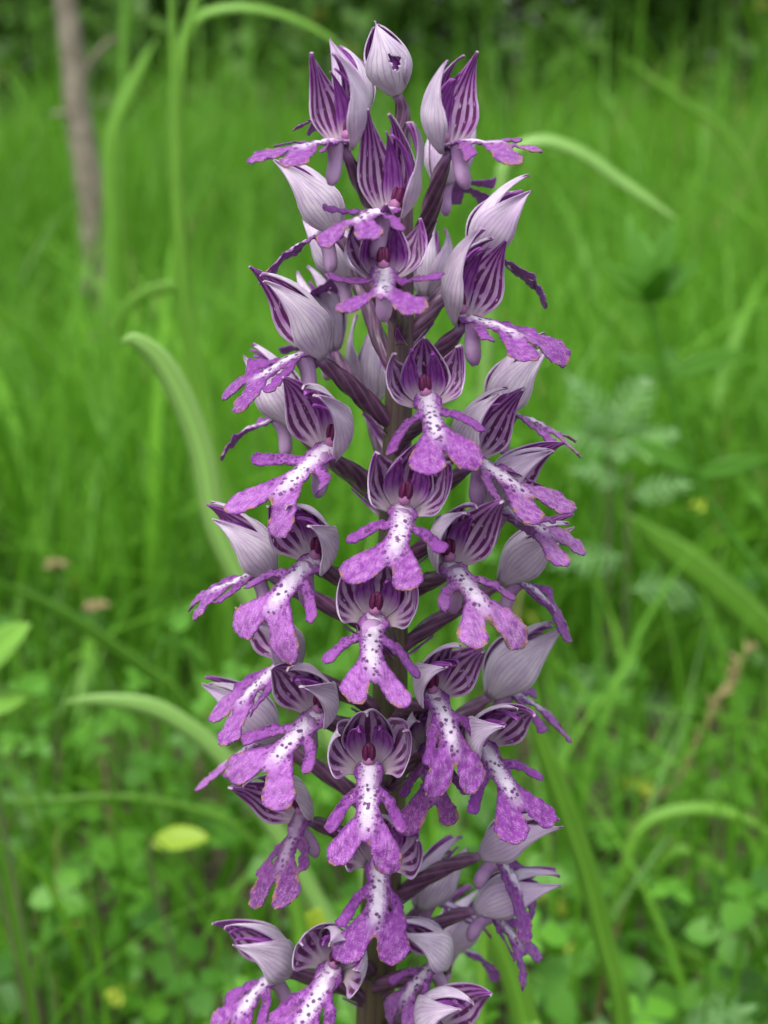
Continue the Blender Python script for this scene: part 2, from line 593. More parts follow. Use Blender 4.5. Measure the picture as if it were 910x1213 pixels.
def outline_mesh(strokes, g, k=0.6, rough=0.12, freq=1.6, seed=0):
    rs = np.random.default_rng(seed)
    ph = rs.uniform(0, 6.28, 4)
    xs = [s[0] - s[2] for s in strokes] + [s[3] - s[5] for s in strokes]
    xe = [s[0] + s[2] for s in strokes] + [s[3] + s[5] for s in strokes]
    ys = [s[1] - s[2] for s in strokes] + [s[4] - s[5] for s in strokes]
    ye = [s[1] + s[2] for s in strokes] + [s[4] + s[5] for s in strokes]
    pad = 4 * g
    gx = np.arange(min(xs) - pad, max(xe) + pad, g)
    gy = np.arange(min(ys) - pad, max(ye) + pad, g)
    X, Y = np.meshgrid(gx, gy)

    def sdf(X, Y):
        return stroke_sdf(X, Y, strokes, k) + rough * (wob2(X, Y, ph, freq) + 0.5 * wob2(X, Y, ph[::-1], freq * 4.0))
    D = sdf(X, Y)
    ins = D < 0
    h, w = D.shape
    tris = []
    used = np.zeros(D.size, bool)
    idx = np.arange(D.size).reshape(h, w)
    insf = ins.ravel()
    a, b, c, d = idx[:-1, :-1].ravel(), idx[:-1, 1:].ravel(), idx[1:, 1:].ravel(), idx[1:, :-1].ravel()
    T = np.vstack([np.column_stack([a, b, c]), np.column_stack([a, c, d])])
    keep = insf[T].any(axis=1)
    T = T[keep]
    used[np.unique(T)] = True
    XF, YF = X.ravel().copy(), Y.ravel().copy()
    mv = used & ~insf
    e = g * 0.05
    for _ in range(3):
        x, y = XF[mv], YF[mv]
        f = sdf(x, y)
        fx = (sdf(x + e, y) - f) / e
        fy = (sdf(x, y + e) - f) / e
        q = fx * fx + fy * fy + 1e-9
        XF[mv] = x - f * fx / q
        YF[mv] = y - f * fy / q
    remap = -np.ones(D.size, int)
    ids = np.where(used)[0]
    remap[ids] = np.arange(len(ids))
    T = remap[T]
    px, py = XF[ids], YF[ids]
    A = (px[T[:, 1]] - px[T[:, 0]]) * (py[T[:, 2]] - py[T[:, 0]]) - (px[T[:, 2]] - px[T[:, 0]]) * (py[T[:, 1]] - py[T[:, 0]])
    T = T[A > g * g * 0.004]
    depth = np.maximum(0, -sdf(px, py))
    return px, py, T, depth


# ------------------------------------------------------------------ ground
def build_ground():
    n = 60
    xs = np.sign(np.linspace(-1, 1, n)) * np.abs(np.linspace(-1, 1, n)) ** 3 * 120
    V, UV = [], []
    for y in xs:
        for x in xs:
            d = math.hypot(x, y)
            z = 0.012 * math.sin(x * 5.1 + 1) * math.sin(y * 4.3) + 0.02 * math.sin(x * 1.1) * math.sin(y * 0.9 + 2)
            V.append((x, y, z * min(1, d / 0.4)))
            UV.append((x, y))
    o = build('ground', V, grid_faces(n, n), SOIL, UV)
    o['kind'] = 'structure'


build_ground()

# ------------------------------------------------------------------ the orchid
STEM_PX = [(474, 150), (476, 250), (475, 400), (470, 540), (464, 700), (462, 850), (456, 1000), (448, 1100), (444, 1213)]
STEM_W = [at(x, y, 0.0) for x, y in STEM_PX]
stem_low = STEM_W[-1]
stem_base = Vector((stem_low.x - 0.004, 0.006, 0.0))
orchid = empty('orchid', stem_base,
               'tall flowering orchid spike crowded with purple and white hooded flowers', 'orchid')


def stem_at(z):
    pts = STEM_W
    for a, b in zip(pts, pts[1:]):
        if b.z <= z <= a.z:
            t = (z - a.z) / (b.z - a.z)
            return a.lerp(b, t)
    if z > pts[0].z:
        return pts[0] + Vector((0, 0, z - pts[0].z))
    t = (z - stem_base.z) / (stem_low.z - stem_base.z)
    return stem_base.lerp(stem_low, t)


def build_stem():
    pts, rad = [], []
    ztop = STEM_W[0].z
    for i in range(60):
        z = -0.004 + (ztop + 0.004) * i / 59
        p = stem_at(max(z, 0)) - stem_base
        p.z = z - stem_base.z
        pts.append(p)
        f = z / ztop
        rad.append(0.0031 - 0.0006 * f if f < 0.72 else (0.00267 - 0.0014 * ((f - 0.72) / 0.28) ** 1.0))
    V, F, UV = tube(pts, rad, 22, 11, 0.03)
    build('stem', V, F, STEM, UV, parent=orchid)
    # basal leaves, broad and glossy
    for k, (a, ln) in enumerate(((20, .13), (140, .15), (255, .12), (320, .10))):
        n = 14
        V, UV = [], []
        for i in range(n):
            t = i / (n - 1)
            w = 0.024 * math.sin(math.pi * min(1, 0.12 + 0.88 * t) ** 0.8)
            for j in range(7):
                u = j / 6 * 2 - 1
                r = 0.002 + ln * t
                V.append((math.cos(R(a)) * r - math.sin(R(a)) * w * u, math.sin(R(a)) * r + math.cos(R(a)) * w * u,
                          0.012 + 0.10 * math.sin(t * 2.2) * (1 - 0.45 * t) + 0.006 * u * u))
                UV.append((j / 6, t))
        shell('leaf', np.array(V), grid_faces(7, n), np.array(UV), 0.0006, BLADE, BLADE, orchid, {'tint': np.full(len(V), 0.4)})


build_stem()


def sepal(name, fl, S, rs, phic, W, L, p0, p1, Rad, rk, flare, mo, mi, base, curl=0.0, tipw=0.0, close=0.42, hole=None):
    """one sheet of the hood: a strip of a pod around a curved axis, ending in a point"""
    nu, nv = (41, 61) if hole else (9, 17)
    V, UV = [], []
    pos = Vector(base)
    ph = rs.uniform(0, 6.28)
    wv = rs.uniform(0.25, 0.6)
    for i in range(nv):
        t = i / (nv - 1)
        ang = R(p0 + (p1 - p0) * t)
        a = Vector((math.cos(ang), 0, math.sin(ang)))
        if i:
            pos = pos + a * (L / (nv - 1))
        n = Vector((math.sin(ang), 0, -math.cos(ang)))
        if t < 0.42:
            r = Rad * (0.30 + 0.70 * math.sin(t / 0.42 * math.pi / 2))
        else:
            r = Rad * (close + (1 - close) * max(0.0, math.cos((t - 0.42) / 0.58 * math.pi / 2)) ** 0.85)
        r = r * rk + flare * max(0, t - 0.45) ** 1.6
        ww = W * (min(1, (t + 0.12) / 0.35) ** 0.6) * (1 - max(0, (t - 0.34) / 0.66) ** 1.15) * (1 - 0.4 * max(0, (t - 0.5) / 0.5)) + tipw
        ww *= Rad / max(r, 0.45 * Rad) if t > 0.5 else 1
        for j in range(nu):
            u = j / (nu - 1) * 2 - 1
            phi = R(phic + ww * u)
            rr = r * (1 + curl * u * u) + wv * math.sin(u * 3 + ph + t * 5) * t * 0.6
            q = pos + (n * math.cos(phi) + Vector((0, 1, 0)) * math.sin(phi)) * rr
            V.append([c * S for c in q])
            UV.append((j / (nu - 1), t))
    V = np.array(V)
    F = grid_faces(nu, nv)
    N = vnormals(V, F)
    mid = (nv // 2) * nu + nu // 2
    out = Vector(V[mid]) / S - Vector(base) - Vector((math.cos(R(p0)), 0, math.sin(R(p0)))) * (L * 0.5)
    if Vector(N[mid]).dot(out) < 0:
        F = [f[::-1] for f in F]
    if hole:
        uvf = np.array(UV)[np.array(F)].mean(axis=1)
        du, dv = (uvf[:, 0] - hole[0]) / hole[2], (uvf[:, 1] - hole[1]) / hole[3]
        an = np.arctan2(dv, du)
        keep = np.hypot(du, dv) > 1 + 0.28 * np.sin(an * 3 + 1) + 0.18 * np.sin(an * 7)
        F = [f for f, k in zip(F, keep) if k]
    return shell(name, V, F, np.array(UV), 0.16 * S, mo, mi, fl)


def lip(fl, S, rs, o, seed):
    aa = [o.get('arm', 48) + rs.uniform(-12, 12) for _ in (0, 1)]
    la = [o.get('leg', 30) + rs.uniform(-7, 7) for _ in (0, 1)]
    al = o.get('armlen', 6.4)
    lw = o.get('legw', 2.15)
    ll = o.get('leglen', 4.5)
    st = [(0, -1.2, 2.0, 0, 1.2, 1.35), (0, 1.2, 1.35, 0, 6.2, 1.7)]
    for k, sg in enumerate((-1, 1)):
        a = R(aa[k])
        l1 = al * 0.45 * rs.uniform(.9, 1.1)
        l2 = al * 0.55 * rs.uniform(.9, 1.1)
        m = (sg * (0.7 + l1 * math.sin(a)), 1.0 + l1 * math.cos(a))
        a2 = a - R(o.get('armcurl', 20))
        e = (m[0] + sg * l2 * math.sin(a2), m[1] + l2 * math.cos(a2))
        st.append((sg * 0.7, 1.0, 0.70, m[0], m[1], 0.70))
        st.append((m[0], m[1], 0.70, e[0], e[1], 0.86))
        b = R(la[k])
        l = ll * rs.uniform(.88, 1.12)
        st.append((sg * 0.7, 5.4, 1.2, sg * (0.9 + l * math.sin(b)), 6.2 + l * math.cos(b) * .95, lw * rs.uniform(.72, 1.12)))
    st.append((0, 6.4, 0.9, 0.1, 8.3, 0.2))
    st = st[:2] + st[2:]
    px, py, T, depth = outline_mesh(st, 0.21, 0.45, 0.075, 1.3, seed)
    q0, q1 = o.get('q0', -32) + rs.uniform(-8, 6), o.get('q1', -62) + rs.uniform(-10, 10)
    # centre line by integration
    ss = np.linspace(-4, 16, 81)
    th = np.radians(q0 + (q1 - q0) * np.clip(ss, -1, 14) / 14)
    ds = ss[1] - ss[0]
    cx = np.concatenate([[0], np.cumsum(np.cos(th[:-1]) * ds)])
    cz = np.concatenate([[0], np.cumsum(np.sin(th[:-1]) * ds)])
    i0 = np.argmin(np.abs(ss))
    cx -= cx[i0]
    cz -= cz[i0]
    X = np.interp(py, ss, cx)
    Z = np.interp(py, ss, cz)
    TH = np.interp(py, ss, th)
    w = px
    aw = np.abs(w)
    disp = -0.11 * np.minimum(aw, 1.9) ** 2
    armz = np.clip((aw - 1.9) / 1.0, 0, 1) * np.clip((7.2 - py) / 1.5, 0, 1)
    for sg in (-1, 1):
        side = (w * sg > 0)
        c = o.get('armbend', 0.0) + rs.uniform(-0.12, 0.16)
        disp = disp + np.where(side, armz * c * np.maximum(0, aw - 1.9) ** 2, 0)
        c2 = rs.uniform(-0.07, 0.05) + o.get('legbend', 0.0)
        disp = disp + np.where(side, c2 * np.maximum(0, py - 6.5) ** 2, 0)
        disp = disp - np.where(side, 0.055 * np.clip(py - 8, 0, 1) * (aw - 2.6) ** 2 * np.clip(rs.uniform(0, 1.4), 0, 1), 0)
    ph = rs.uniform(0, 6.28, 4)
    disp = disp + 0.15 * wob2(px, py, ph, 0.95) + 0.13 * wob2(px, py, ph[::-1], 2.6) * np.exp(-depth / 0.6)
    nx, nz = -np.sin(TH), np.cos(TH)
    tw = o.get('twist', 0.0) + rs.uniform(-0.12, 0.12)
    disp = disp + tw * w * np.clip(py / 8, 0, 1.4)
    bend = o.get('sway', 0.0) + rs.uniform(-0.018, 0.018)
    base = Vector(o.get('lipbase', (0.5, 0, -0.9)))
    V = np.column_stack([(base.x + X + nx * disp) * S, (w + bend * np.maximum(0, py) ** 2) * S, (base.z + Z + nz * disp) * S])
    uv = np.column_stack([0.5 + px / 20, py / 20])
    F = [tuple(t) for t in T]
    N = vnormals(V, F)
    if (N[:, 0] * nx + N[:, 2] * nz).mean() < 0:
        F = [f[::-1] for f in F]
    return shell('lip', V, F, uv, 0.17 * S, {'worn': LIP_WORN, 'dark': LIP_DARK}.get(o.get('state'), LIP_FACE), LIP_BACK, fl, {'edge': depth})


def column(fl, S, tilt):
    """two dark anther lobes over a pink stigma cup"""
    V, F, mi = [], [], []

    def blob(c, r, m, n=10, k=7, pinch=0.0):
        b = len(V)
        for i in range(k + 1):
            v = math.pi * i / k
            for j in range(n):
                a = 2 * math.pi * j / n
                p = Vector((math.sin(v) * math.cos(a) * r[0], math.sin(v) * math.sin(a) * r[1] * (1 - pinch * math.cos(v)), math.cos(v) * r[2]))
                p.rotate(Matrix.Rotation(R(tilt), 3, 'Y'))
                V.append((p + Vector(c)) * S)
        for i in range(k):
            for j in range(n):
                F.append((b + i * n + j, b + (i + 1) * n + j, b + (i + 1) * n + (j + 1) % n, b + i * n + (j + 1) % n))
                mi.append(m)
    blob((-1.35, 0.42, 2.1), (0.5, 0.36, 1.15), 0)
    blob((-1.35, -0.42, 2.1), (0.5, 0.36, 1.15), 0)
    blob((-1.8, 0, 1.9), (0.6, 1.0, 1.5), 0)
    blob((-1.55, 0, 0.9), (0.6, 0.85, 0.7), 1, pinch=0.2)
    return build('column', V, F, [COL_DARK, COL_PINK], None, None, mi, fl)


def flower(px, py, az, pitch, roll=0.0, scale=1.0, bud=False, seed=0, Rr=0.021, drop=0.012, **o):
    rs = np.random.default_rng(1000 + seed)
    d = o.get('d', Rr * math.cos(R(az)))
    P = at(px, py, -d)
    M = Matrix.Rotation(R(az - 90), 4, 'Z') @ Matrix.Rotation(-R(pitch), 4, 'Y') @ Matrix.Rotation(R(roll), 4, 'X')
    M3i = M.to_3x3().inverted()
    scale *= 0.95
    S = 0.001 * scale
    # the ovary is the flower's own mesh; everything else hangs on it
    sa = stem_at(P.z - drop)
    hb = Vector((-2.6, 0, -1.4)) * S
    A = M3i @ (sa - P)
    outw = M3i @ Vector((math.sin(R(az)), -math.cos(R(az)), 0.9)).normalized()
    ln = (hb - A).length
    pts = bez(A, A + outw * ln * 0.4, hb - Vector((0.75, 0, 0.35)).normalized() * ln * 0.30, hb + Vector((.8, 0, .4)) * S, 14)
    rad = [scale * 0.001 * (0.82 + 0.46 * math.sin(math.pi * (i / 13) ** 0.8) - (0.15 if i > 11 else 0)) for i in range(14)]
    V, F, UV = tube(pts, rad, 18, 6, 0.10, 4.0)
    fl = build('flower_bud' if bud else 'flower', V, F, OVARY, UV, parent=orchid)
    fl.matrix_local = Matrix.Translation(P - stem_base) @ M
    # bract
    b0 = pts[1]
    V, UV = [], []
    for i in range(6):
        t = i / 5
        c = pts[1].lerp(pts[5], t * 0.9)
        for j in range(3):
            V.append(c + Vector((0.3, (j - 1) * 0.9 * (1 - t * 0.9), -1.7 - 0.2 * abs(j - 1))) * S)
            UV.append((j / 2, t))
    shell('bract', np.array([tuple(v) for v in V]), grid_faces(3, 6), np.array(UV), 0.12 * S, PETAL, PETAL, fl)
    aaz = abs(az)
    dhp, dL, dR, dcl, darch = (62, 8.2, 4.7, 0.60, 1.35) if aaz < 26 else (46, 12.8, 3.9, 0.36, 1.0) if aaz < 72 else (40, 13.2, 3.7, 0.28, 0.8)
    cl = o.get('close', dcl)
    hp = o.get('hood', dhp)
    op = o.get('open', 1.0)
    L = o.get('len', dL) * rs.uniform(0.95, 1.05)
    Rad = o.get('rad', dR) * rs.uniform(0.96, 1.05)
    base = (-2.2, 0, -1.3)
    if bud:
        for k, ph in enumerate((180, 65, -65)):
            sepal('sepal', fl, S, rs, ph, 84, L * (1, 1.06, .98)[k], hp, hp - 6, Rad * .85, 1.0 - 0.03 * k, 0.5, SEP_OUT, SEP_IN, base, close=0.05,
                  hole=(.60, .46, .085, .10) if k == 1 else None)
        for sg in (-1, 1):
            sepal('petal', fl, S, rs, sg * 70, 50, L * .8, hp, hp - 6, Rad * .85, .72, 0, PETAL, PETAL, base, close=.05)
        return fl
    fv = rs.uniform(0.0, 4.5)
    sw = 54 if aaz < 26 else 46
    arch = o.get('arch', darch)
    sepal('sepal', fl, S, rs, 180 + rs.uniform(-8, 8), sw, L * rs.uniform(.98, 1.1), hp + 16 * arch, hp - 26 * arch, Rad, 1.0, fv, SEP_OUT, SEP_IN, base, curl=-0.03, close=cl)
    for sg in (-1, 1):
        sepal('sepal', fl, S, rs, sg * (108 + rs.uniform(-5, 5)), sw + 2, L * rs.uniform(.96, 1.14), hp + 12 * arch, hp - 18 * arch, Rad, 1.06,
              rs.uniform(0.8, 6.0) * op, SEP_OUT, SEP_IN, base, curl=0.10 * op, close=cl)
        sepal('petal', fl, S, rs, sg * 148, 26, L * rs.uniform(.80, .95), hp + 14 * arch, hp - 16 * arch, Rad, 0.80, rs.uniform(-0.8, 1.6), PETAL, PETAL, base, close=cl)
    column(fl, S, 90 - hp - 30)
    # spur
    p = [Vector(v) * S for v in ((0.3, 0, -1.0), (-1.2, 0, -2.6), (-2.0, 0, -4.6), (-2.1, 0, -6.8))]
    sp = bez(*p, 9)
    V, F, UV = tube(sp, [S * r for r in (1.5, 1.35, 1.2, 1.1, 1.08, 1.1, 1.12, 0.95, 0.45)], 12)
    build('spur', V, F, SPUR, UV, parent=fl)
    lip(fl, S, rs, o, seed * 7 + 3)
    return fl


FLOWERS = [
    # px, py, azimuth (0 = towards the lens, + = right), pitch, roll, scale, options
    (456, 98, -60, 12, 0, .86, dict(bud=True, hood=62, len=10.5, rad=4.3, d=.002, drop=.016)),
    (420, 125, -120, 30, 0, .75, dict(drop=.016)),
    (400, 160, -42, 30, 0, .84, dict(drop=.014, arm=60)),
    (458, 242, -32, 34, -6, .94, dict(arm=62, Rr=.019)),
    (540, 162, 52, 34, 0, .90, dict(drop=.016, state='worn')),
    (528, 205, 150, 20, 0, .85, dict()),
    (385, 268, -95, 12, 0, .90, dict()),
    (455, 318, 2, 20, 0, .90, dict(arm=78, leg=48, q0=-40, q1=-35)),
    (405, 320, -125, 10, 0, .85, dict()),
    (508, 335, 160, 25, 0, .85, dict()),
    (578, 292, 105, 12, 0, .92, dict()),
    (560, 370, 48, 22, 0, .95, dict()),
    (362, 410, -72, 16, 0, 1.0, dict()),
    (388, 400, -140, 20, 0, .88, dict()),
    (440, 460, 180, 30, 0, .90, dict()),
    (507, 472, 4, 12, 6, .90, dict(arm=70, leg=26, q0=-42, q1=-60, leglen=3.6)),
    (380, 532, -38, 8, -14, 1.0, dict(arm=55)),
    (335, 490, -112, 16, 0, .9, dict()),
    (600, 482, 98, 16, 0, .95, dict(state='worn')),
    (570, 540, 50, 14, 0, .97, dict(state='worn')),
    (598, 595, 66, 0, 0, .95, dict(q0=-20, q1=-40, state='worn')),
    (478, 603, 0, 4, -10, .98, dict(arm=66, leg=32)),
    (362, 666, -38, 4, -14, 1.0, dict(arm=55)),
    (305, 672, -80, 10, 0, .93, dict()),
    (541, 670, 27, 6, 4, 1.0, dict(arm=60, state='worn')),
    (612, 680, 88, 4, 0, .90, dict()),
    (443, 735, -3, 2, -6, .98, dict(arm=58)),
    (330, 785, -64, 6, -6, .97, dict()),
    (366, 850, -36, 2, -14, 1.0, dict(arm=48)),
    (310, 870, -95, 4, 0, .93, dict()),
    (520, 828, 27, 2, 2, .96, dict(arm=42, leg=24)),
    (598, 812, 98, 8, 0, 1.02, dict()),
    (580, 890, 34, -4, 8, .95, dict(arm=62)),
    (437, 915, 0, -2, 0, 1.0, dict(arm=45, arch=1.9)),
    (350, 972, -32, -2, 18, .95, dict(d=.010, state='dark')),
    (512, 890, 10, -10, -6, .85, dict(d=.013, state='dark')),
    (450, 1030, 5, -4, -8, 1.0, dict(d=.015, arch=1.9)),
    (508, 1062, 120, 10, 0, .9, dict(d=-.004)),
    (590, 1010, 74, -8, 0, .95, dict()),
    (583, 1075, 80, -12, 0, .93, dict()),
    (322, 1150, -60, -2, 0, .98, dict()),
    (388, 1155, -22, -2, -16, 1.0, dict(arm=34, hood=50, arch=1.8)),
    (512, 1140, -62, 0, 0, .9, dict(d=.010)),
    (535, 1118, 130, 6, 0, .93, dict()),
    (520, 1222, 40, 0, 0, 1.0, dict()),
    (400, 1290, -20, -5, 0, 1.05, dict()),
    (350, 1320, -70, -5, 0, 1.05, dict()),
]
for i, (px, py, az, pi_, ro, sc_, o) in enumerate(FLOWERS):
    flower(px, py, az, pi_, ro, sc_, seed=i, **o)


# ------------------------------------------------------------------ meadow grass and ground cover (uncountable)
def big_mesh(name, V, F, mat, tint, quads=True):
    me = bpy.data.meshes.new(name)
    k = F.shape[1]
    me.vertices.add(len(V))
    me.vertices.foreach_set('co', V.astype(np.float32).ravel())
    me.loops.add(F.size)
    me.loops.foreach_set('vertex_index', F.astype(np.int32).ravel())
    me.polygons.add(len(F))
    me.polygons.foreach_set('loop_start', np.arange(0, F.size, k, dtype=np.int32))
    me.polygons.foreach_set('use_smooth', np.ones(len(F), dtype=bool))
    a = me.attributes.new('tint', 'FLOAT', 'POINT')
    a.data.foreach_set('value', tint.astype(np.float32))
    me.materials.append(mat)
    me.update(calc_edges=True)
    me.validate()
    ob = bpy.data.objects.new(name, me)
    COL.objects.link(ob)
    return ob


def scatter(n, r0, r1, half, power):
    """points on the ground as seen from the lens foot; r measured from the lens"""
    u = rng.uniform(0, 1, n)
    r = (r0 ** power + u * (r1 ** power - r0 ** power)) ** (1 / power)
    a = rng.uniform(-half, half, n)
    return CAMLOC.x + r * np.sin(a), CAMLOC.y + r * np.cos(a), r


def blades(bx, by, h, lean, la, width, tint, K=6):
    n = len(bx)
    t = np.linspace(0, 1, K + 1)[None, :]
    curve = lean[:, None] * t ** 2.0
    dx, dy = np.cos(la)[:, None], np.sin(la)[:, None]
    x = bx[:, None] + dx * curve * h[:, None]
    y = by[:, None] + dy * curve * h[:, None]
    z = h[:, None] * (t - 0.38 * lean[:, None] * t ** 2.6) - 0.006
    fa = la + np.pi / 2 + rng.normal(0, 0.5, n)
    w = width[:, None] * (1 - t ** 2.2 * 0.96) * (0.7 + 0.3 * np.sin(np.pi * np.minimum(1, t + 0.2)))
    wx, wy = np.cos(fa)[:, None] * w / 2, np.sin(fa)[:, None] * w / 2
    Lf = np.stack([x - wx, y - wy, z], -1)
    Rt = np.stack([x + wx, y + wy, z], -1)
    V = np.stack([Lf, Rt], 2).reshape(-1, 3)
    m = 2 * (K + 1)
    base = (np.arange(n) * m)[:, None, None]
    seg = np.arange(K)[None, :, None] * 2
    F = (base + seg + np.array([0, 1, 3, 2])[None, None, :]).reshape(-1, 4)
    return V, F, np.repeat(tint, m)


def grass_stuff():
    parts = []
    for (n, r0, r1, half, pw, h0, h1, w0, w1) in (
            (2800, 0.42, 0.95, 1.0, 1.6, 0.06, 0.18, .0018, .0045),
            (16000, 0.85, 2.2, 0.85, 1.6, 0.10, 0.30, .0020, .0055),
            (24000, 2.0, 6.0, 0.75, 1.5, 0.16, 0.40, .0030, .0075),
            (1500, 1.6, 4.6, 0.70, 1.3, 0.38, 0.66, .0040, .0085),
            (700, 0.85, 2.4, 0.80, 1.2, 0.20, 0.36, .0065, .0120),
            (160, 0.55, 0.95, 0.80, 1.2, 0.12, 0.21, .0050, .0080)):
        x, y, r = scatter(n, r0, r1, half, pw)
        patch = 0.5 + 0.5 * np.sin(x * 7 + 1.3 * np.sin(y * 5)) * np.sin(y * 6 + x * 2)
        h = rng.uniform(h0, h1, n) * (0.75 + 0.4 * patch)
        lean = np.abs(rng.normal(0.35, 0.3, n)).clip(0, 1.2)
        la = rng.uniform(0, 6.28, n)
        wd = rng.uniform(w0, w1, n)
        tint = np.clip(rng.normal(0.45, 0.27, n) + 0.35 * (patch - 0.5) - 0.35 * ((r < 1.0) & (w1 < .005)), 0, 0.90)  # nearest fine blades tinted darker, painting in the shade deep between the plants
        if w1 > .0079 and r1 < 3:
            lean = np.abs(rng.normal(0.8, 0.35, n)).clip(0.2, 1.4)
            tint = rng.uniform(.35, .9, n)
        tint[rng.uniform(0, 1, n) < 0.012] = 1.0
        parts.append(blades(x, y, h, lean, la, wd, tint))
    off, Vs, Fs, Ts = 0, [], [], []
    for V, F, T in parts:
        Vs.append(V); Fs.append(F + off); Ts.append(T)
        off += len(V)
    o = big_mesh('meadow_grass', np.vstack(Vs), np.vstack(Fs), GRASS, np.concatenate(Ts))
    o['kind'] = 'stuff'
    tag(o, 'dense fresh green meadow grass filling the ground behind the orchid', 'grass')


grass_stuff()


def leaf_quads(c, d, side, nrm, ln, wd, tint):
    """pointed oval leaves of six points, two quads each; arrays of n"""
    n = len(c)
    A = c
    B = c + d * (ln * 0.38)[:, None] + side * (wd * 0.5)[:, None] + nrm * (wd * .12)[:, None]
    C = c + d * (ln * 0.45)[:, None]
    D = c + d * (ln * 0.38)[:, None] - side * (wd * 0.5)[:, None] + nrm * (wd * .12)[:, None]
    E = c + d * (ln * 0.78)[:, None] + side * (wd * 0.36)[:, None] - nrm * (ln * .04)[:, None]
    Fp = c + d * (ln * 0.78)[:, None] - side * (wd * 0.36)[:, None] - nrm * (ln * .04)[:, None]
    Tp = c + d * ln[:, None] - nrm * (ln * .12)[:, None]
    V = np.stack([A, B, C, D, E, Fp, Tp], 1).reshape(-1, 3)
    b = (np.arange(n) * 7)[:, None, None]
    F = (b + np.array([[0, 2, 1, 0], [0, 3, 2, 0], [1, 2, 6, 4], [3, 5, 6, 2]])[None]).reshape(-1, 4)
    tri = np.concatenate([F[0::4][:, :3], F[1::4][:, :3], F[2::4][:, [0, 1, 2]], F[2::4][:, [0, 2, 3]], F[3::4][:, [0, 1, 2]], F[3::4][:, [0, 2, 3]]])
    return V, tri, np.repeat(tint, 7)


def clover_stuff():
    n = 17000
    x, y, r = scatter(n, 0.40, 2.6, 0.95, 1.3)
    far = rng.uniform(0, 1, n) < np.exp(-np.maximum(0, r - 0.55) / 0.5)
    keep = far & ((np.sin(x * 9 + 2) * np.sin(y * 8) + rng.normal(0, .5, n) - 0.4 * (x > 0.05)) > -0.35)
    x, y, r = x[keep], y[keep], r[keep]
    n = len(x)
    z = rng.uniform(0.015, 0.15, n) * (0.6 + 0.4 * np.sin(x * 13) * np.sin(y * 11))
    z = np.maximum(z, 0.012)
    a0 = rng.uniform(0, 6.28, n)
    tilt = rng.normal(0, .35, (n, 2))
    nrm = np.stack([tilt[:, 0], tilt[:, 1] - 0.25, np.ones(n)], -1)
    nrm /= np.linalg.norm(nrm, axis=1)[:, None]
    size = rng.uniform(0.006, 0.0145, n)
    tint = np.clip(rng.normal(.5, .22, n), 0, .92)
    tint[rng.uniform(0, 1, n) < 0.02] = 1
    Vs, Fs, Ts, off = [], [], [], 0
    for k in range(3):
        a = a0 + k * 2.094
        d = np.stack([np.cos(a), np.sin(a), np.zeros(n)], -1)
        d = d - nrm * (d * nrm).sum(1)[:, None]
        d /= np.linalg.norm(d, axis=1)[:, None]
        s = np.cross(nrm, d)
        V, F, T = leaf_quads(np.stack([x, y, z], -1), d, s, nrm, size, size * .82, tint)
        Vs.append(V); Fs.append(F + off); Ts.append(T); off += len(V)
    o = big_mesh('clover_cover', np.vstack(Vs), np.vstack(Fs), CLOVER, np.concatenate(Ts))
    o['kind'] = 'stuff'
    tag(o, 'low clover leaves covering the ground between the grass', 'clover')


clover_stuff()


# ------------------------------------------------------------------ hedge shrubs far behind
def shrub(x, y, w, h, n, label, seed):
    rs = np.random.default_rng(seed)
    root = empty('shrub', (x, y, 0), label, 'shrub', 'shrubs closing the meadow')
    # stems
    for k in range(5):
        a = rs.uniform(0, 6.28)
        tip = Vector((math.cos(a) * w * .35, math.sin(a) * w * .3, h * rs.uniform(.6, .9)))
        pts = bez(Vector((math.cos(a) * .03, math.sin(a) * .03, -.02)), Vector((0, 0, h * .3)), tip * .6, tip, 8)
        V, F, UV = tube(pts, [0.02 * (1 - i / 9) for i in range(8)], 7)
        build('stem', V, F, BARK, UV, parent=root)
    # leaf clumps
    nc = 46
    cc = np.column_stack([rs.normal(0, w * .30, nc), rs.normal(0, w * .2, nc), rs.uniform(.06, 1, nc) ** .8 * h])
    cs = rs.uniform(.10, .26, nc) * w * .6
    ct = rs.normal(.45, .16, nc)
    ci = rs.integers(0, nc, n)
    dirs = rs.normal(0, 1, (n, 3))
    dirs /= np.linalg.norm(dirs, axis=1)[:, None]
    c = cc[ci] + dirs * (cs[ci] * rs.uniform(.3, 1.0, n) ** .5)[:, None]
    c[:, 2] = np.abs(c[:, 2]) + 0.02
    d = dirs * .5 + rs.normal(0, .6, (n, 3)) + np.array([0, 0, -.25])
    d /= np.linalg.norm(d, axis=1)[:, None]
    up = np.array([0, -.2, 1.0]) + rs.normal(0, .45, (n, 3))
    s = np.cross(up, d)
    s /= np.linalg.norm(s, axis=1)[:, None]
    nr = np.cross(d, s)
    ln = rs.uniform(.045, .10, n)
    tint = np.clip(ct[ci] + rs.normal(0, .12, n), 0, .92)
    tint[rs.uniform(0, 1, n) < .02] = 1
    V, F, T = leaf_quads(c, d, s, nr, ln, ln * .6, tint)
    o = big_mesh('crown', V, F, HEDGE, T)
    o.parent = root


